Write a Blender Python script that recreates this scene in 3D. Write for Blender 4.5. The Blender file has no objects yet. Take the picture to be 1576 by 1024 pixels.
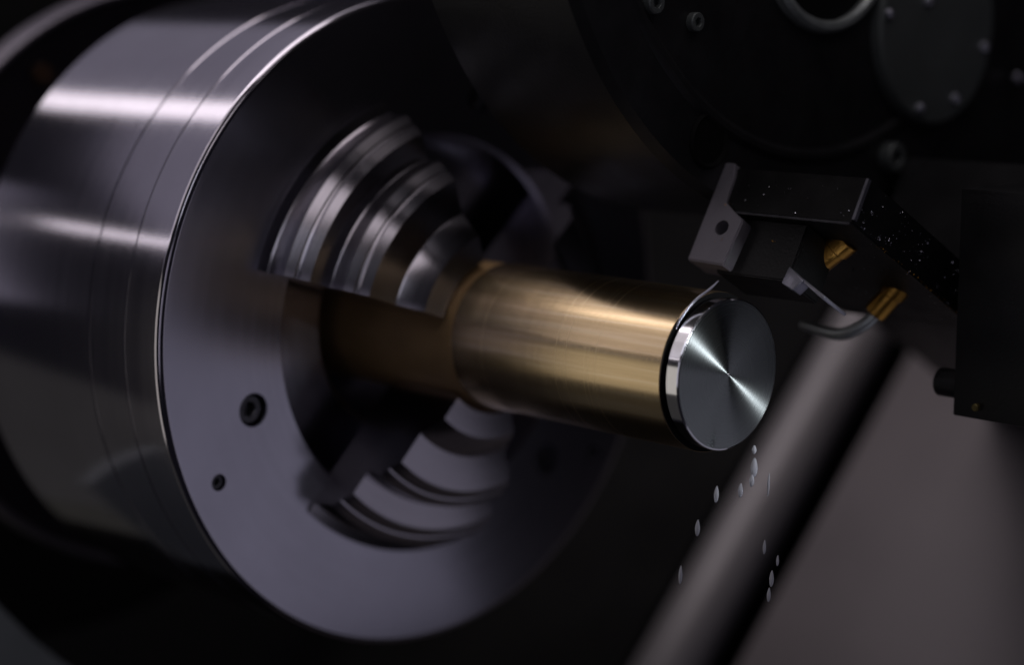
import bpy, bmesh, math, random
import numpy as np
from mathutils import Vector, Matrix

random.seed(7)
scene = bpy.context.scene
C = scene.collection
S = 0.001                                   # everything below is written in millimetres

# ------------------------------------------------------------------ camera
CAM_B = Vector((0.70835561, -0.68607065, 0.16594996)).normalized()
CAM_LOC = Vector((417.474, -507.887, 124.701))
r_ = Vector((0, 0, 1)).cross(CAM_B).normalized()
u_ = CAM_B.cross(r_)
cd = bpy.data.cameras.new('camera')
cam = bpy.data.objects.new('camera', cd)
C.objects.link(cam)
cam.matrix_world = Matrix(((r_.x, u_.x, CAM_B.x, CAM_LOC.x * S),
                           (r_.y, u_.y, CAM_B.y, CAM_LOC.y * S),
                           (r_.z, u_.z, CAM_B.z, CAM_LOC.z * S),
                           (0, 0, 0, 1)))
cd.sensor_width = 36
cd.lens = 68.075
cd.clip_start = 0.01
cd.clip_end = 50
cd.dof.use_dof = True
cd.dof.focus_distance = 0.668
cd.dof.aperture_fstop = 2.9
cd.dof.aperture_blades = 8
scene.camera = cam

# ------------------------------------------------------------------ world, exposure
w = bpy.data.worlds.new('World')
scene.world = w
w.use_nodes = True
w.node_tree.nodes['Background'].inputs[0].default_value = (0.75, 0.7, 1.0, 1)
w.node_tree.nodes['Background'].inputs[1].default_value = 0.009
scene.view_settings.view_transform = 'Standard'
scene.view_settings.look = 'None'
scene.view_settings.exposure = 0
scene.view_settings.gamma = 1
try:
    scene.cycles.max_bounces = 8
    scene.cycles.use_denoising = True
except Exception:
    pass


def area(name, loc, target, sx, sy, radiance, col=(1, 1, 1), xaxis=(1, 0, 0)):
    """rectangular lamp; sx lies along xaxis; radiance is what a mirror would show"""
    ld = bpy.data.lights.new(name, 'AREA')
    ld.shape = 'RECTANGLE'
    ld.size = sx * S
    ld.size_y = sy * S
    ld.energy = radiance * 4 * sx * sy * S * S
    ld.color = col
    o = bpy.data.objects.new(name, ld)
    C.objects.link(o)
    loc = Vector(loc)
    z = (loc - Vector(target)).normalized()
    x = Vector(xaxis)
    x = (x - z * x.dot(z)).normalized()
    y = z.cross(x)
    o.matrix_world = Matrix(((x.x, y.x, z.x, loc.x * S), (x.y, y.y, z.y, loc.y * S),
                             (x.z, y.z, z.z, loc.z * S), (0, 0, 0, 1)))
    return o


VIO = (0.86, 0.80, 1.0)
WARM = (1.0, 0.91, 0.95)
# tube lamp over the headstock, under a dim translucent ceiling
area('tube_lamp', (-545, -150, 380), (-545, -150, 0), 540, 48, 1.8, WARM)
area('ceiling_or_fill_lamp', (-560, 20, 392), (-560, 20, 0), 560, 300, 0.16, VIO)
area('ceiling_or_fill_lamp', (-375, -90, 386), (-375, -90, 0), 210, 470, 0.55, WARM)  # added fill that brightens the upper side of the bar
# panes of the door window on either side of its slanted pillar, with a bar of light along the sill
area('window_or_fill_lamp', (-537, -352, 306), (-180, -110, 50), 400, 210, 0.17, VIO, (-0.66, 0, 0.75))
area('window_or_fill_lamp', (-850, -352, 100), (-240, -110, 40), 300, 160, 0.16, VIO, (-0.64, 0, 0.77))
area('window_or_fill_lamp', (-345, -400, -60), (-40, -25, 0), 190, 300, 0.42, (1.0, 0.93, 0.85))  # no window pane: added fill for the lower half of the bar
area('window_or_fill_lamp', (-352, -347, 268), (-60, -30, 10), 190, 190, 0.42, WARM)  # also added, fills the dark band between the bar's highlights
area('sill_lamp', (-415, -349, 150), (-100, -60, 30), 250, 12, 1.3, WARM)
area('sill_lamp', (-870, -349, 152), (-240, -100, 40), 110, 14, 0.9, WARM)
# lamp at the tailstock end
area('end_lamp', (428, 68, 122), (0, 0, 0), 15, 15, 9.0, (0.9, 0.92, 1.0), (0, 1, 0)).data.spread = math.radians(13)
# added light in place of the lit way cover, mirrored by the lower chuck face
area('cover_glow_fill', (253, 151, -87), (253 - 49, 151 - 40, -87 + 78), 462, 220, 0.165, (0.84, 0.80, 1.0), (-350, -115, -278))
# work lamps over the tool, one on each side of the roof beam
area('work_lamp', (150, -280, 430), (-130, -40, 50), 220, 110, 0.8, WARM, (0, 1, 0))
area('work_lamp', (175, 70, 440), (-130, -40, 50), 260, 230, 0.6, WARM, (0, 1, 0))
# ceiling light behind the photographer and the dim door window below it
area('front_lamp', (225, -540, 420), (-152, -100, 60), 150, 200, 1.0, (0.88, 0.88, 1.0))
area('door_edge_lamp', (230, -690, 30), (-152, -115, 0), 60, 420, 0.4, (0.88, 0.86, 1.0))
area('door_lamp', (320, -640, 60), (-152, -60, 0), 420, 420, 0.15, VIO)
# added fill lamp for the light coming back from the chip tray
area('tray_bounce_fill', (-380, -250, -300), (-50, -20, 0), 620, 300, 0.022, (1.0, 0.95, 0.85))
# added overhead fill for the covers behind the bar
area('cover_fill_lamp', (-260, -60, 760), (-120, 200, -150), 600, 360, 1.7, (1.0, 0.9, 0.93))


# ------------------------------------------------------------------ materials
def mat(name, col, rough=0.5, metal=0.0, spec=0.5):
    m = bpy.data.materials.new(name)
    m.use_nodes = True
    b = m.node_tree.nodes['Principled BSDF']
    b.inputs['Base Color'].default_value = (*col, 1)
    b.inputs['Roughness'].default_value = rough
    b.inputs['Metallic'].default_value = metal
    b.inputs['Specular IOR Level'].default_value = spec
    return m, m.node_tree, b


def N(nt, t, **kw):
    n = nt.nodes.new(t)
    for k, v in kw.items():
        setattr(n, k, v)
    return n


def vmath(nt, op, a, b=None):
    n = N(nt, 'ShaderNodeVectorMath', operation=op)
    for i, v in enumerate((a, b)):
        if v is None:
            continue
        if isinstance(v, tuple):
            n.inputs[i].default_value = v
        else:
            nt.links.new(v, n.inputs[i])
    return n.outputs[0] if op not in ('LENGTH', 'DOT_PRODUCT') else n.outputs['Value']


def smath(nt, op, a, b=0.0, c=None):
    n = N(nt, 'ShaderNodeMath', operation=op)
    for i, v in enumerate((a, b, c)):
        if v is None:
            continue
        if isinstance(v, (int, float)):
            n.inputs[i].default_value = v
        else:
            nt.links.new(v, n.inputs[i])
    return n.outputs[0]


def ramp(nt, fac, stops):
    n = N(nt, 'ShaderNodeValToRGB')
    e = n.color_ramp.elements
    while len(e) < len(stops):
        e.new(0.5)
    for i, (p, c) in enumerate(stops):
        e[i].position = p
        e[i].color = (*c, 1) if not isinstance(c, float) else (c, c, c, 1)
    nt.links.new(fac, n.inputs[0])
    return n.outputs[0]


def lathe_coords(nt):
    """(axial x, radius) in mm, and the direction along which turned grooves scatter (across the grooves)"""
    g = N(nt, 'ShaderNodeNewGeometry')
    sep = N(nt, 'ShaderNodeSeparateXYZ')
    nt.links.new(g.outputs['Position'], sep.inputs[0])
    yz = N(nt, 'ShaderNodeCombineXYZ')
    nt.links.new(sep.outputs['Y'], yz.inputs[1])
    nt.links.new(sep.outputs['Z'], yz.inputs[2])
    rad = vmath(nt, 'LENGTH', yz.outputs[0])
    circ = vmath(nt, 'CROSS_PRODUCT', (1.0, 0, 0), g.outputs['Position'])
    tang = vmath(nt, 'NORMALIZE', vmath(nt, 'CROSS_PRODUCT', g.outputs['Normal'], circ))
    return smath(nt, 'MULTIPLY', sep.outputs['X'], 1000), smath(nt, 'MULTIPLY', rad, 1000), tang, g


def turned_metal(name, col, rough, aniso, col_var=0.15, ring=0.6, ring_scale=1.5, metal=1.0, bump=0.0, blotch=0.15):
    """metal with fine turning rings: tone varies with radius and axial position only, plus a little blotchy wear"""
    m, nt, b = mat(name, col, rough, metal)
    ax, rad, tang, g = lathe_coords(nt)
    cv = N(nt, 'ShaderNodeCombineXYZ')
    nt.links.new(ax, cv.inputs[0])
    nt.links.new(rad, cv.inputs[1])
    n1 = N(nt, 'ShaderNodeTexNoise')
    n1.inputs['Scale'].default_value = ring_scale
    n1.inputs['Detail'].default_value = 5
    n1.inputs['Roughness'].default_value = 0.7
    nt.links.new(cv.outputs[0], n1.inputs['Vector'])
    n2 = N(nt, 'ShaderNodeTexNoise')
    n2.inputs['Scale'].default_value = 28
    n2.inputs['Detail'].default_value = 4
    nt.links.new(g.outputs['Position'], n2.inputs['Vector'])
    v = smath(nt, 'ADD', smath(nt, 'MULTIPLY', smath(nt, 'SUBTRACT', n1.outputs[0], 0.5), col_var * 2),
              smath(nt, 'MULTIPLY', smath(nt, 'SUBTRACT', n2.outputs[0], 0.5), blotch * 2))
    v = smath(nt, 'ADD', v, 1.0)
    colv = vmath(nt, 'SCALE', tuple(col))
    nt.links.new(v, colv.node.inputs['Scale'])
    nt.links.new(colv, b.inputs['Base Color'])
    rv = smath(nt, 'MULTIPLY', rough, smath(nt, 'ADD', 1.0, smath(nt, 'MULTIPLY', smath(nt, 'SUBTRACT', n1.outputs[0], 0.5), ring)))
    nt.links.new(rv, b.inputs['Roughness'])
    b.inputs['Anisotropic'].default_value = aniso
    nt.links.new(tang, b.inputs['Tangent'])
    if bump:
        bp = N(nt, 'ShaderNodeBump')
        bp.inputs['Strength'].default_value = bump
        bp.inputs['Distance'].default_value = 0.0003
        nt.links.new(n1.outputs[0], bp.inputs['Height'])
        nt.links.new(bp.outputs[0], b.inputs['Normal'])
    return m, nt, b


M = {}
M['chuck_side'] = turned_metal('ground_steel', (0.50, 0.48, 0.53), 0.14, 0.15, 0.08, 0.5, 0.35)[0]
M['chuck_face'] = turned_metal('satin_steel', (0.50, 0.49, 0.56), 0.22, 0.3, 0.12, 0.4, 0.35)[0]
M['jaw'] = turned_metal('jaw_steel', (0.46, 0.44, 0.48), 0.17, 0.4, 0.15, 0.5, 0.5)[0]
M['land'] = turned_metal('cut_steel', (0.72, 0.72, 0.74), 0.13, 0.3, 0.08, 0.5, 2.5, blotch=0.03)[0]
M['end'] = turned_metal('faced_steel', (0.38, 0.42, 0.405), 0.26, 1.0, 0.35, 0.5, 2.0, blotch=0.03)[0]


def bar_material():
    m, nt, b = turned_metal('bronze_skin', (0.72, 0.55, 0.33), 0.25, 0.2, 0.26, 0.6, 1.3, blotch=0.16)
    # long faint drawing marks along the bar, brown heat bands round it
    ax, rad, tang, g = lathe_coords(nt)
    sep = N(nt, 'ShaderNodeSeparateXYZ')
    nt.links.new(g.outputs['Position'], sep.inputs[0])
    ang = smath(nt, 'ARCTAN2', sep.outputs['Z'], smath(nt, 'MULTIPLY', sep.outputs['Y'], -1))
    cv = N(nt, 'ShaderNodeCombineXYZ')
    nt.links.new(smath(nt, 'MULTIPLY', ax, 0.006), cv.inputs[0])
    nt.links.new(smath(nt, 'MULTIPLY', ang, 9.0), cv.inputs[1])
    n3 = N(nt, 'ShaderNodeTexNoise')
    n3.inputs['Scale'].default_value = 1.6
    n3.inputs['Detail'].default_value = 6
    nt.links.new(cv.outputs[0], n3.inputs['Vector'])
    tint = ramp(nt, n3.outputs[0], [(0.3, (0.60, 0.44, 0.22)), (0.5, (0.77, 0.59, 0.33)), (0.62, (0.90, 0.74, 0.50)), (0.8, (0.58, 0.50, 0.22))])
    old = b.inputs['Base Color'].links[0].from_socket
    mx = N(nt, 'ShaderNodeMix', data_type='RGBA', blend_type='MIX')
    mx.inputs[0].default_value = 0.45
    nt.links.new(old, mx.inputs[6])
    nt.links.new(tint, mx.inputs[7])
    nt.links.new(mx.outputs[2], b.inputs['Base Color'])
    return m


M['bar'] = bar_material()


def dirty_metal(name, col, rough, metal=0.8, scale=60.0, var=0.5, speck=None, bump=0.25):
    """dark machine metal under an oily film, with blotches and fine grit"""
    m, nt, b = mat(name, col, rough, metal)
    g = N(nt, 'ShaderNodeNewGeometry')
    n1 = N(nt, 'ShaderNodeTexNoise')
    n1.inputs['Scale'].default_value = scale
    n1.inputs['Detail'].default_value = 8
    n1.inputs['Roughness'].default_value = 0.65
    nt.links.new(g.outputs['Position'], n1.inputs['Vector'])
    f = smath(nt, 'ADD', 1.0, smath(nt, 'MULTIPLY', smath(nt, 'SUBTRACT', n1.outputs[0], 0.5), var * 2))
    colv = vmath(nt, 'SCALE', tuple(col))
    nt.links.new(f, colv.node.inputs['Scale'])
    nt.links.new(colv, b.inputs['Base Color'])
    nt.links.new(smath(nt, 'MULTIPLY', rough, f), b.inputs['Roughness'])
    n2 = N(nt, 'ShaderNodeTexNoise')
    n2.inputs['Scale'].default_value = 900
    n2.inputs['Detail'].default_value = 3
    nt.links.new(g.outputs['Position'], n2.inputs['Vector'])
    bp = N(nt, 'ShaderNodeBump')
    bp.inputs['Strength'].default_value = bump
    bp.inputs['Distance'].default_value = 0.0004
    nt.links.new(n2.outputs[0], bp.inputs['Height'])
    nt.links.new(bp.outputs[0], b.inputs['Normal'])
    return m


M['black_oxide'] = dirty_metal('black_oxide_steel', (0.018, 0.018, 0.019), 0.42, 0.3)
M['holder'] = dirty_metal('dark_tool_steel', (0.011, 0.011, 0.011), 0.45, 0.35)
M['plate'] = dirty_metal('grey_clamp_steel', (0.27, 0.255, 0.285), 0.55, 0.6, 90, 0.25)
M['edge'] = dirty_metal('worn_bright_steel', (0.33, 0.33, 0.38), 0.42, 0.9, 300, 0.3)
M['cap'] = dirty_metal('turret_cover_steel', (0.13, 0.145, 0.14), 0.5, 0.5, 40, 0.2)
M['dull_edge'] = dirty_metal('dull_edge_steel', (0.10, 0.10, 0.11), 0.45, 0.8, 300, 0.6)
M['brass'] = dirty_metal('nozzle_brass', (0.62, 0.34, 0.07), 0.34, 1.0, 250, 0.5)
M['pipe'] = dirty_metal('zinc_pipe', (0.55, 0.60, 0.58), 0.38, 0.7, 150, 0.3)
M['screw'] = dirty_metal('bright_screw_steel', (0.8, 0.8, 0.9), 0.36, 1.0, 300, 0.15)
M['rubber'] = dirty_metal('black_rubber', (0.004, 0.004, 0.004), 0.75, 0.0, 20, 0.3)
M['rubber'].node_tree.nodes['Principled BSDF'].inputs['Specular IOR Level'].default_value = 0.2
M['cover'] = dirty_metal('grey_cover_sheet', (0.26, 0.235, 0.24), 0.5, 0.2, 14, 0.16, bump=0.05)
M['rod'] = dirty_metal('pale_cover_roll', (0.37, 0.35, 0.355), 0.45, 0.2, 14, 0.15, bump=0.05)
M['casing'] = dirty_metal('grey_casing_paint', (0.30, 0.33, 0.33), 0.45, 0.1, 25, 0.2, bump=0.05)
M['guard'] = dirty_metal('dark_guard_steel', (0.045, 0.04, 0.05), 0.35, 0.7, 30, 0.3)
M['rust'] = dirty_metal('rusty_screw', (0.06, 0.028, 0.012), 0.5, 0.3, 300, 0.4)
M['guard_lip'] = dirty_metal('worn_guard_edge', (0.11, 0.10, 0.12), 0.4, 0.5, 60, 0.3)
M['dull_brass'] = dirty_metal('tarnished_brass', (0.16, 0.13, 0.05), 0.5, 0.8, 250, 0.4)
M['jaw_dark'] = dirty_metal('black_screw_steel', (0.10, 0.10, 0.11), 0.35, 0.8, 200, 0.3)
M['bar_root'] = dirty_metal('brown_mill_scale', (0.48, 0.31, 0.14), 0.5, 0.45, 45, 0.35, bump=0.08)
M['hole_shade'] = mat('bore_shade', (0.006, 0.006, 0.006), 0.7, 0.0, 0.1)[0]  # near-black that paints the shade inside the groove and pockets


def water():
    m, nt, b = mat('coolant', (0.88, 0.9, 0.95), 0.08)
    b.inputs['Transmission Weight'].default_value = 0.35
    b.inputs['IOR'].default_value = 1.35
    return m


M['water'] = water()


# ------------------------------------------------------------------ object helpers
def obj(name, bm, m, parent=None, smooth=35, recalc=True):
    if recalc:
        bmesh.ops.recalc_face_normals(bm, faces=bm.faces)
    bmesh.ops.scale(bm, vec=(S, S, S), verts=bm.verts)
    me = bpy.data.meshes.new(name)
    bm.to_mesh(me)
    bm.free()
    for mm in (m if isinstance(m, (list, tuple)) else [m]):
        me.materials.append(mm)
    if smooth:
        me.shade_smooth()
        me.set_sharp_from_angle(angle=math.radians(smooth))
    o = bpy.data.objects.new(name, me)
    C.objects.link(o)
    if parent:
        o.parent = parent
        o.matrix_parent_inverse = parent.matrix_world.inverted()
    return o


def tag(o, label=None, cat=None, group=None, kind=None):
    for k, v in (('label', label), ('category', cat), ('group', group), ('kind', kind)):
        if v:
            o[k] = v
    return o


def empty(name, loc=(0, 0, 0)):
    o = bpy.data.objects.new(name, None)
    o.empty_display_size = 0.02
    C.objects.link(o)
    o.location = Vector(loc) * S
    bpy.context.view_layer.update()
    return o


def revolve(bm, prof, a0=0.0, a1=360.0, n=192, closed=False):
    """turn (radius, x) points about the X axis; angle 0 is -Y, 90 is +Z"""
    full = abs(a1 - a0) >= 359.9
    m = n if full else n + 1
    rows = []
    for i in range(m):
        a = math.radians(a0 + (a1 - a0) * i / n)
        rows.append([bm.verts.new((x, -r * math.cos(a), r * math.sin(a))) for r, x in prof])
    k = len(prof)
    for i in range(n):
        A, B = rows[i], rows[(i + 1) % m]
        for j in range(k if closed else k - 1):
            q = (A[j], A[(j + 1) % k], B[(j + 1) % k], B[j])
            bm.faces.new(q)
    if not full and closed:
        bm.faces.new(rows[0])
        bm.faces.new(rows[-1])
    return bm


def disc_close(bm, verts):
    bm.faces.new(verts)


SL = math.radians(60)
T60 = Vector((0, math.cos(SL), math.sin(SL)))
N60 = Vector((0, -math.sin(SL), math.cos(SL)))
T45 = Vector((0, math.sqrt(.5), math.sqrt(.5)))
N45 = Vector((0, -math.sqrt(.5), math.sqrt(.5)))
EX = Vector((1, 0, 0))


def P6(x, t, n):
    return EX * x + T60 * t + N60 * n


def P4(x, t, n):
    return EX * x + T45 * t + N45 * n


def prism(bm, pts, lo, hi, P, bevel=0.0):
    """extrude a polygon given in (x, t) between two heights n"""
    v0 = [bm.verts.new(P(x, t, lo)) for x, t in pts]
    v1 = [bm.verts.new(P(x, t, hi)) for x, t in pts]
    k = len(pts)
    fs = [bm.faces.new(v0[::-1]), bm.faces.new(v1)]
    for i in range(k):
        fs.append(bm.faces.new((v0[i], v0[(i + 1) % k], v1[(i + 1) % k], v1[i])))
    if bevel:
        es = {e for f in fs for e in f.edges}
        bmesh.ops.bevel(bm, geom=list(es), offset=bevel, segments=2, affect='EDGES', profile=0.5)
    return bm


def box(bm, x0, x1, t0, t1, n0, n1, P, bevel=0.0):
    return prism(bm, [(x0, t0), (x1, t0), (x1, t1), (x0, t1)], n0, n1, P, bevel)


def cyl(bm, a, b, r0, r1=None, n=24, caps=True, chamfer=0.0):
    a, b = Vector(a), Vector(b)
    r1 = r0 if r1 is None else r1
    d = (b - a)
    L = d.length
    d.normalize()
    u = d.orthogonal().normalized()
    v = d.cross(u)
    prof = [(r0, 0), (r1, L)]
    if chamfer:
        prof = [(r0 - chamfer, 0), (r0, chamfer), (r1, L - chamfer), (r1 - chamfer, L)]
    rows = []
    for r, h in prof:
        rows.append([bm.verts.new(a + d * h + u * (r * math.cos(2 * math.pi * i / n)) + v * (r * math.sin(2 * math.pi * i / n))) for i in range(n)])
    for A, B in zip(rows[:-1], rows[1:]):
        for i in range(n):
            bm.faces.new((A[i], A[(i + 1) % n], B[(i + 1) % n], B[i]))
    if caps:
        bm.faces.new(rows[0][::-1])
        bm.faces.new(rows[-1])
    return bm


def socket_head(bm, a, d, r, h, hexr, depth, n=32):
    """socket cap screw head at point a, pointing along d, with a real hexagonal recess"""
    a, d = Vector(a), Vector(d).normalized()
    u = d.orthogonal().normalized()
    v = d.cross(u)

    def ring(rr, hh, hexa=False):
        out = []
        for i in range(n):
            th = 2 * math.pi * i / n
            q = rr
            if hexa:
                q = rr * math.cos(math.pi / 6) / math.cos((th % (math.pi / 3)) - math.pi / 6)
            out.append(bm.verts.new(a + d * hh + u * (q * math.cos(th)) + v * (q * math.sin(th))))
        return out
    rows = [ring(r, 0), ring(r, h - r * .12), ring(r * .9, h), ring(hexr * 1.12, h, True), ring(hexr, h - hexr * .1, True), ring(hexr, h - depth, True)]
    for A, B in zip(rows[:-1], rows[1:]):
        for i in range(n):
            bm.faces.new((A[i], A[(i + 1) % n], B[(i + 1) % n], B[i]))
    bm.faces.new(rows[-1])
    bm.faces.new(rows[0][::-1])
    return bm


def tube(bm, pts, radii, n=16, sub=8):
    """smooth tube through points (Catmull-Rom)"""
    pts = [Vector(p) for p in pts]
    ex = [pts[0] * 2 - pts[1]] + pts + [pts[-1] * 2 - pts[-2]]
    path, rr = [], []
    for i in range(len(pts) - 1):
        p0, p1, p2, p3 = ex[i:i + 4]
        for j in range(sub):
            t = j / sub
            path.append(0.5 * ((2 * p1) + (p2 - p0) * t + (2 * p0 - 5 * p1 + 4 * p2 - p3) * t * t + (3 * p1 - p0 - 3 * p2 + p3) * t ** 3))
            rr.append(radii[i] * (1 - t) + radii[i + 1] * t)
    path.append(pts[-1])
    rr.append(radii[-1])
    up = None
    rows = []
    for i, p in enumerate(path):
        d = (path[min(i + 1, len(path) - 1)] - path[max(i - 1, 0)]).normalized()
        up = d.orthogonal().normalized() if up is None else (up - d * up.dot(d)).normalized()
        v = d.cross(up)
        rows.append([bm.verts.new(p + up * (rr[i] * math.cos(2 * math.pi * k / n)) + v * (rr[i] * math.sin(2 * math.pi * k / n))) for k in range(n)])
    for A, B in zip(rows[:-1], rows[1:]):
        for k in range(n):
            bm.faces.new((A[k], A[(k + 1) % n], B[(k + 1) % n], B[k]))
    bm.faces.new(rows[0][::-1])
    bm.faces.new(rows[-1])
    return bm


def cut(o, cutters):
    """subtract closed bmeshes from an object's mesh (applied, nothing left behind)"""
    bm = bmesh.new()
    for c in cutters:
        tmp = bpy.data.meshes.new('tmp')
        bmesh.ops.recalc_face_normals(c, faces=c.faces)
        c.to_mesh(tmp)
        c.free()
        bm.from_mesh(tmp)
        bpy.data.meshes.remove(tmp)
    bmesh.ops.scale(bm, vec=(S, S, S), verts=bm.verts)
    me = bpy.data.meshes.new('cutter')
    bm.to_mesh(me)
    bm.free()
    co = bpy.data.objects.new('cutter', me)
    C.objects.link(co)
    md = o.modifiers.new('cut', 'BOOLEAN')
    md.operation = 'DIFFERENCE'
    md.solver = 'EXACT'
    md.object = co
    dg = bpy.context.evaluated_depsgraph_get()
    new = bpy.data.meshes.new_from_object(o.evaluated_get(dg))
    o.modifiers.clear()
    o.data = new
    bpy.data.objects.remove(co)
    new.shade_smooth()
    new.set_sharp_from_angle(angle=math.radians(35))


# ------------------------------------------------------------------ the setting: sheet covers behind the bar
bm = bmesh.new()
box(bm, -174, 2, -420, 520, -306, -300, P4, 1.5)
tag(obj('way_cover', bm, M['cover']), kind='structure')
bm = bmesh.new()
box(bm, -900, -238, -520, 620, -306, -300, P4, 1.5)
tag(obj('back_panel', bm, M['rubber']), kind='structure')
bm = bmesh.new()
box(bm, -250, -150, -520, 620, -345, -330, P4)
tag(obj('cover_channel', bm, M['rubber']), kind='structure')
bm = bmesh.new()
box(bm, 6, 420, -420, 520, -312, -306, P4, 1.5)  # unseen black panel added to keep the chuck's reflection dark
tag(obj('unseen_dark_panel', bm, M['rubber']), kind='structure')
ro = bmesh.new()
cyl(ro, P4(-211, -420, -301), P4(-211, 460, -301), 17.5, n=48)
tag(obj('cover_roll', ro, M['rod'], smooth=50),
    'long pale grey rounded roll running down the slanted sheet cover behind the bar', 'cover roll')

# ------------------------------------------------------------------ headstock
guard = empty('spindle_guard', (-335, 0, -138))
bm = bmesh.new()
revolve(bm, [(60, -335), (128, -335), (131, -333.5), (131, -330)], n=160)
obj('guard_plate', bm, M['guard'], guard)
bm = bmesh.new()
revolve(bm, [(131, -338), (131, -330), (131.6, -329), (133.4, -329), (134, -330), (134, -345)], n=160)
obj('guard_lip', bm, M['guard_lip'], guard)
a = math.radians(56)
bm = bmesh.new()
socket_head(bm, (-335, -116 * math.cos(a), 116 * math.sin(a)), (1, 0, 0), 4.2, 4, 2.2, 2.5)
obj('guard_screw', bm, M['rust'], guard)
tag(guard, 'dark steel guard ring behind the chuck at the left edge of the photo', 'guard ring')

bm = bmesh.new()
revolve(bm, [(40, -420), (186, -420), (190, -424), (190, -480), (40, -480)], n=128)
tag(obj('headstock_wall', bm, M['rubber']), kind='structure')
bm = bmesh.new()
prism(bm, [(-126, -110), (-114.9, -125.6), (-100.2, -143.4), (-85, -158.5), (-68, -172), (-68, -215), (-190, -215), (-190, -110)], -306, -300, lambda x, t, n: Vector((n, x, t)))
tag(obj('casing_plate', bm, M['casing']), 'grey green casing plate with a curved edge in the bottom left corner', 'casing plate')

# ------------------------------------------------------------------ chuck
chuck = empty('lathe_chuck', (-288, 0, 0))
tag(chuck, 'big round grey steel lathe chuck gripping the bronze coloured bar with three stepped jaws', 'lathe chuck')
prof = [(70, -289), (124, -289), (126, -288.5), (130, -280), (130, -198), (129.7, -197.6), (129.7, -195.6), (130, -195.2), (130, -174), (129.75, -173.7), (129.75, -172.6), (130, -172.3), (130, -154.6), (130, -154.2), (129.85, -153.3), (129.4, -152.6), (128.75, -152.15),
        (128.0, -152), (127.6, -152)]
bm = bmesh.new()
revolve(bm, prof, n=256)
obj('chuck_body', bm, M['chuck_side'], chuck, smooth=25)
bm = bmesh.new()
revolve(bm, [(127.6, -152), (127.2, -152), (76.4, -152), (76, -152), (74.5, -153.5), (74.5, -168), (46, -168), (44, -170), (44, -230), (100, -230), (127.6, -200)], n=256, closed=True)
face = obj('chuck_face', bm, M['chuck_face'], chuck, smooth=25)
SCREWS = [(rr, al + 120 * k, rad_) for k in range(3) for rr, al, rad_ in ((92, -14, 6.4), (115.5, -24, 3.2))]
cutters = []
for rr, al, rad_ in SCREWS:
    a = math.radians(al)
    c = bmesh.new()
    cyl(c, (-152 - rad_ * 1.3, -rr * math.cos(a), rr * math.sin(a)), (-140, -rr * math.cos(a), rr * math.sin(a)), rad_, n=40)
    cutters.append(c)
cut(face, cutters)
for rr, al, rad_ in SCREWS:
    a = math.radians(al)
    bm = bmesh.new()
    socket_head(bm, (-152.4 - rad_ * 1.3, -rr * math.cos(a), rr * math.sin(a)), (1, 0, 0), rad_ * .86, rad_ * 1.0, rad_ * .45, rad_ * .5)
    obj('face_screw', bm, M['jaw_dark'], chuck)

JAW = [(28.2, -153), (28.2, -116.5), (29.6, -115.8), (29.9, -114.8), (30.6, -114), (40.5, -114), (48.6, -120.6), (48.9, -121), (62.4, -121), (65.2, -123.6), (65.4, -124.4),
       (66.0, -125.0), (66.8, -125.0), (69.6, -127.6), (69.9, -134.2), (70.3, -134.6), (80, -134.6), (82.8, -137.2), (83.0, -138.0), (83.6, -138.6),
       (84.4, -138.6), (87.2, -141.2), (87.5, -149.6), (88, -150.2), (92, -151.2), (92, -153)]
for al in (47, 167, 287):
    bm = bmesh.new()
    revolve(bm, JAW, al - 28, al + 28, n=56, closed=True)
    obj('jaw', bm, M['jaw'], chuck, smooth=25)

# ------------------------------------------------------------------ the bar
bar = empty('turned_bar', (-100, 0, 0))
tag(bar, 'bronze coloured round bar held in the chuck with a freshly cut bright end', 'metal bar')
bm = bmesh.new()
revolve(bm, [(24, -111.2), (27.6, -111.2), (28.1, -110.6), (28.1, -7.1), (27.8, -6.8), (24.6, -6.7), (24.6, -5.6)], n=160)
obj('bar_body', bm, M['bar'], bar, smooth=30)
bm = bmesh.new()
revolve(bm, [(20, -228), (27.7, -228), (27.7, -111.4), (24, -111.4)], n=160)
obj('bar_root', bm, M['bar_root'], bar, smooth=30)['label'] = 'darker brown rear length of the bar inside the jaws'
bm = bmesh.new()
revolve(bm, [(27.9, -6.75), (24.8, -6.65), (24.8, -5.9)], n=160)  # black skin on the shoulder, the narrow groove's shade put into its colour
obj('groove_shade', bm, M['hole_shade'], bar, smooth=30)
bm = bmesh.new()
revolve(bm, [(24.6, -5.6), (26.2, -5.5), (26.5, -5.2), (26.5, -0.6), (26.3, -0.25), (25.8, 0)], n=160)
obj('bright_rim', bm, M['land'], bar, smooth=20)
bm = bmesh.new()
revolve(bm, [(25.8, 0), (20, 0.0), (10, 0), (3, 0), (0.3, 0)], n=160)
bmesh.ops.holes_fill(bm, edges=[e for e in bm.edges if e.is_boundary], sides=0) if False else None
obj('faced_end', bm, M['end'], bar, smooth=20)
bm = bmesh.new()
cyl(bm, (-0.2, 0, 0), (0.45, 0, 0), 0.7, 0.3, n=20)
obj('centre_pip', bm, M['land'], bar)

# ------------------------------------------------------------------ tool turret
tur = empty('tool_turret', (-20, 116, 20))
tag(tur, 'black tool turret in the upper right with round bolted cover', 'tool turret')
TY, TZ = 89.0, 192.0


def ring_at(bm, x, y, z, prof, n=128):
    """revolve (radius, x offset) round an axis parallel to X through (y, z)"""
    revolve(bm, prof, n=n)
    bmesh.ops.translate(bm, vec=(x, y, z), verts=bm.verts)
    return bm


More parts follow.
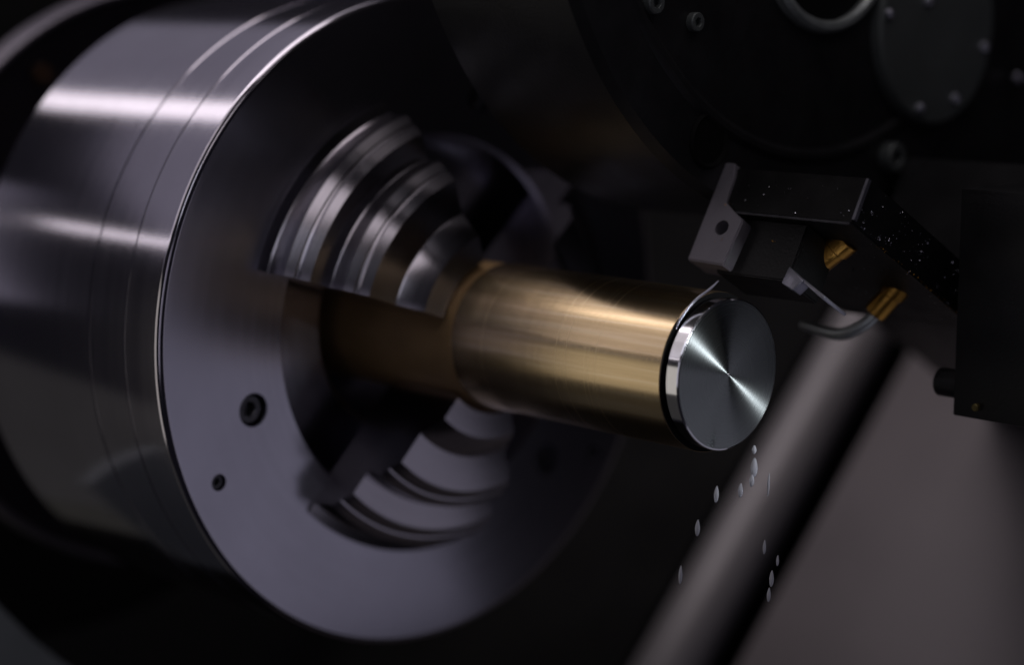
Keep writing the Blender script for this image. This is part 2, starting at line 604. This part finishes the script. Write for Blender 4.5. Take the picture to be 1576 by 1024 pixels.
bm = bmesh.new()
ring_at(bm, -31, TY, TZ, [(0.5, 0), (120, 0), (121, 0.6), (122, 1.6), (124, 1.6), (125, 0.6), (126, 0), (146, 0), (149, -3), (149, -70), (146, -73), (0.5, -73)], 160)
obj('turret_disc', bm, M['black_oxide'], tur, smooth=30)
bm = bmesh.new()
ring_at(bm, -31, 159.5, 117.8, [(0.5, 5), (38.4, 5), (39.9, 3.6), (39.9, -1)], 96)
cap = obj('round_cover', bm, M['cap'], tur)
for y, z in ((124.1, 122.1), (191.8, 108.6), (147.1, 84.9), (150.1, 127.1), (172, 88)):
    bm = bmesh.new()
    a_, d_ = Vector((-26.2, y, z)), Vector((1, 0, 0))
    cyl(bm, a_, a_ + d_ * 1.4, 2.2, 2.1, n=24, caps=True)
    cyl(bm, a_ + d_ * 1.4, a_ + d_ * 2.4, 2.1, 1.0, n=24, caps=True)
    obj('screw', bm, M['screw'], cap, smooth=60)
bm = bmesh.new()
ring_at(bm, -31, 89.2, 154.7, [(36.0, -1), (35.0, 3.0), (36.0, 4.6), (38.0, 4.6), (39.4, 3.2), (39.8, -1)], 96)
obj('pocket_rim', bm, M['pipe'], tur)
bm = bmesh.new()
ring_at(bm, -31, 89.2, 154.7, [(0.5, 0.4), (35.6, 0.4)], 64)  # flat black disc: the pocket's dark is painted, nothing is cut
obj('pocket_shade', bm, M['hole_shade'], tur)
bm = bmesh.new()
ring_at(bm, -31, 24.0, 77.9, [(0.5, 0.5), (8.2, 0.5), (9.4, 1.4), (10.4, 0.4), (10.4, -1)], 48)  # black disc with a raised lip, shade of the bolt hole painted on
obj('bolt_pocket_shade', bm, M['hole_shade'], tur)
for y, z, rr in ((133.5, 66.2, 6.0), (-7.9, 126.3, 4.0), (14.3, 119.6, 3.4), (225.7, 95.0, 2.2)):
    bm = bmesh.new()
    socket_head(bm, (-31.2, y, z), (1, 0, 0), rr, rr * .9, rr * .5, rr * .5)
    obj('turret_bolt', bm, M['cap'] if rr > 3 else M['screw'], tur)

# ------------------------------------------------------------------ tool holder block in use
hold = empty('tool_holder', P6(0, 75, -40))
tag(hold, 'dark steel tool holder block above the bar end with grey clamp plate and cutting insert', 'tool holder')
bm = bmesh.new()
box(bm, -30, 31.3, 58.5, 76, -88, 4, P6)
bmesh.ops.bevel(bm, geom=list(bm.edges), offset=0.7, segments=2, affect='EDGES')
blk = obj('holder_block', bm, M['holder'], hold, smooth=60)
bm = bmesh.new()
prism(bm, [(-31.8, 38.1), (-14.9, 37.5), (-13.5, 55.3), (-24.3, 61.1), (-25.0, 72.5), (-26.5, 77), (-31.2, 77)], -7, 5.6, P6)
bmesh.ops.bevel(bm, geom=list(bm.edges), offset=0.5, segments=2, affect='EDGES')
plate = obj('clamp_plate', bm, M['plate'], hold, smooth=60)
c = bmesh.new()
cyl(c, P6(-21.6, 51.6, -4), P6(-21.6, 51.6, 9), 2.9, n=32)
cut(plate, [c])
bm = bmesh.new()
prism(bm, [(-22, 36.7), (10.2, 36.7), (10.2, 58.2), (-22, 58.2)], -20, 0, P6)
bmesh.ops.bevel(bm, geom=list(bm.edges), offset=0.5, segments=2, affect='EDGES')
obj('tool_shank', bm, M['holder'], hold, smooth=60)
bm = bmesh.new()
prism(bm, [(9.4, 41.8), (17.2, 37.4), (14.4, 33.4), (8.6, 35.4)], -4, 1.0, P6, 0.3)
obj('cutting_insert', bm, M['edge'], hold)
bm = bmesh.new()
prism(bm, [(16.6, 38.2), (28.0, 32.6), (27.5, 31.6), (16.2, 37.2)], -14, 0.5, P6, 0.2)
obj('chip_blade', bm, M['edge'], hold)
bm = bmesh.new()
prism(bm, [(30.4, 60), (31.5, 60), (31.5, 75.4), (30.4, 75.4)], 2.6, 4.3, P6)  # strip of worn steel with the chamfer's highlight put into its colour
obj('worn_corner_glint', bm, M['edge'], hold)
bm = bmesh.new()
prism(bm, [(-23, 58.1), (30, 58.1), (30, 58.9), (-23, 58.9)], 3.3, 4.25, P6)  # thin paler strip painting the lit line along the worn lower edge
obj('worn_edge_glint', bm, M['dull_edge'], hold)
# coolant nozzles under the block
for (b0, b1, rad_) in (((13.5, 59.5, -17), (3.6, 50.5, -19), 4.8), ((12.0, 60, -58), (5.0, 50.0, -60), 4.4)):
    bm = bmesh.new()
    A, B = P6(*b0), P6(*b1)
    cyl(bm, A, B, rad_, n=28, chamfer=0.6)
    nz = obj('coolant_nozzle', bm, M['brass'], hold)
    bm = bmesh.new()
    d = (B - A).normalized()
    cyl(bm, A - d * 3, A + d * 3.0, rad_ + 0.6, n=24, chamfer=.4)
    obj('hex_collar', bm, M['brass'], nz, smooth=20)
bm = bmesh.new()
tube(bm, [P6(7, 52, -60), P6(2.5, 45.6, -60), P6(-4.5, 40.8, -60), P6(-12, 40.2, -60), P6(-24.8, 41.8, -60)], [2.3, 2.4, 2.4, 2.3, 1.5])
obj('coolant_pipe', bm, M['pipe'], hold, smooth=60)

# housing that carries the turret, running back up the slide
hs = empty('turret_housing', P6(0, 80, -180))
tag(hs, 'black slide housing behind the tool holder block at the right edge', 'slide housing')
bm = bmesh.new()
box(bm, -28, 30, 75, 128, -310, -89, P6)
bmesh.ops.bevel(bm, geom=list(bm.edges), offset=1.2, segments=2, affect='EDGES')
obj('slide_block', bm, M['black_oxide'], hs, smooth=60)
bm = bmesh.new()
box(bm, -110, -34, 100, 300, -340, -100, P6)
bmesh.ops.bevel(bm, geom=list(bm.edges), offset=1.2, segments=2, affect='EDGES')
obj('turret_case', bm, M['black_oxide'], hs, smooth=60)

# second holder, next station, at the right edge
sec = empty('spare_tool_holder', (60, 110, -20))
tag(sec, 'black unused tool holder at the right edge with a round knob on its side', 'tool holder')
ID = lambda x, t, n: Vector((x, t, n))
bm = bmesh.new()
prism(bm, [(40, 77), (170, 77), (170, 170), (40, 170)], -19.5, 62, ID, 0.8)
obj('holder_block', bm, M['black_oxide'], sec)
bm = bmesh.new()
cyl(bm, (31, 82, -9), (41, 82, -9), 5.2, n=32, chamfer=0.6)
obj('knob', bm, M['black_oxide'], sec)
bm = bmesh.new()
cyl(bm, (50, 75.2, -15), (50, 78, -15), 1.4, n=16, chamfer=.3)
obj('grub_screw', bm, M['dull_brass'], sec)

# ------------------------------------------------------------------ grit and fine chips stuck to the oily block
def chips(name, pts, m, lo, hi):
    bm = bmesh.new()
    for p in pts:
        r = random.uniform(lo, hi)
        q = [p + Vector((random.gauss(0, r), random.gauss(0, r), random.gauss(0, r))) for _ in range(4)]
        v = [bm.verts.new(c) for c in q]
        for f in ((0, 1, 2), (0, 3, 1), (1, 3, 2), (2, 3, 0)):
            bm.faces.new([v[i] for i in f])
    return tag(obj(name, bm, m, smooth=0), kind='stuff')


pts = []
for _ in range(46):
    t0, n0, sp = 59 + 16 * random.random() ** 1.6, 2 - 88 * random.random(), random.uniform(0.3, 2.6)
    for _ in range(random.choice((1, 1, 2, 3, 5, 9, 14))):
        t_, n_ = t0 + random.gauss(0, sp), n0 + random.gauss(0, sp * 1.6)
        if 58.6 < t_ < 75.8 and -87.8 < n_ < 3.8:
            pts.append(P6(31.45, t_, n_))
for _ in range(60):
    pts.append(P6(-24 + 55 * random.random(), 58.3, -2 - 80 * random.random()))
for _ in range(20):
    pts.append(P6(-22 + 50 * random.random(), 60 + 12 * random.random(), 4.2))
chips('steel_grit', pts, M['screw'], 0.1, 0.26)
pts = []
for _ in range(130):
    pts.append(P6(31.4 + random.gauss(0, .3), 58.6 + random.gauss(0, 0.5), -8 - 78 * random.random() ** 0.8))
for x, t in ((-26, 44.5), (-22, 46), (-19.5, 47), (-28, 42), (-2, 50.5), (-1, 51), (-23.5, 60.5), (-21.5, 60.9)):
    pts += [P6(x + random.gauss(0, .3), t + random.gauss(0, .3), 5.7 if x < -15 else 0.2) for _ in range(2)]
chips('brass_grit', pts, M['brass'], 0.09, 0.26)
bm = bmesh.new()
tube(bm, [Vector((-6.3, -20.5, 17.5)), Vector((-6.0, -18.0, 21.4)), Vector((-4.8, -13, 26.5)), Vector((-1.0, -9, 31)), Vector((1, -7.5, 33.5))], [0.25, 0.5, 0.45, 0.4, 0.15], n=8)
tag(obj('swarf_thread', bm, M['screw'], smooth=60), 'thin bright metal thread rising from the groove at the bar end', 'metal chip')

# ------------------------------------------------------------------ falling coolant
DROPS = [
 ((9.2, 3.3, -25.4), 0.8, 1.6, 'small coolant drop just leaving the lower edge of the bar end'),
 ((9.9, 2.6, -31.5), 1.3, 3.6, 'biggest and brightest coolant drop, close under the bar end'),
 ((9.9, 1.5, -35.9), 0.9, 2.2, 'coolant drop directly below the biggest drop'),
 ((7.6, -1.7, -39.2), 0.9, 2.6, 'coolant drop at the dark edge of the pale roll, left of the biggest drop'),
 ((2.0, -7.8, -40.5), 0.9, 3.0, 'coolant drop over the black background, highest of the trail on the left'),
 ((-1.1, -13.8, -51.9), 0.9, 3.0, 'coolant drop in the middle of the trail on the left'),
 ((-3.3, -19.8, -67.8), 0.7, 3.4, 'slim coolant drop at the bottom of the trail on the left'),
 ((14.0, 5.5, -37.2), 0.45, 4.2, 'faint long coolant drop in front of the pale roll, right of the biggest drop'),
 ((15.6, 2.0, -58.4), 0.6, 2.6, 'faint coolant drop in front of the lower right side of the pale roll'),
 ((19.3, 4.7, -63.0), 0.5, 2.0, 'smallest faint coolant drop, furthest right, over the dark groove beside the roll'),
 ((18.6, 2.5, -69.1), 0.8, 3.0, 'coolant drop over the dark groove, upper of the two lowest on the right'),
 ((18.6, 1.2, -74.6), 0.7, 2.6, 'coolant drop over the dark groove, lowest on the right')]
for (loc, rw, hh, lab) in DROPS:
    bm = bmesh.new()
    bmesh.ops.create_icosphere(bm, subdivisions=3, radius=1)
    for v in bm.verts:
        k = v.co.z
        f = 1 - 0.35 * k if k > 0 else 1
        v.co = Vector((v.co.x * rw * f, v.co.y * rw * f, k * hh)) + Vector((0.06 * hh * k * abs(k), 0, 0)) + Vector(loc)
    tag(obj('coolant_drop', bm, M['water'], smooth=180), lab, 'drop', 'coolant drops falling below the bar end')
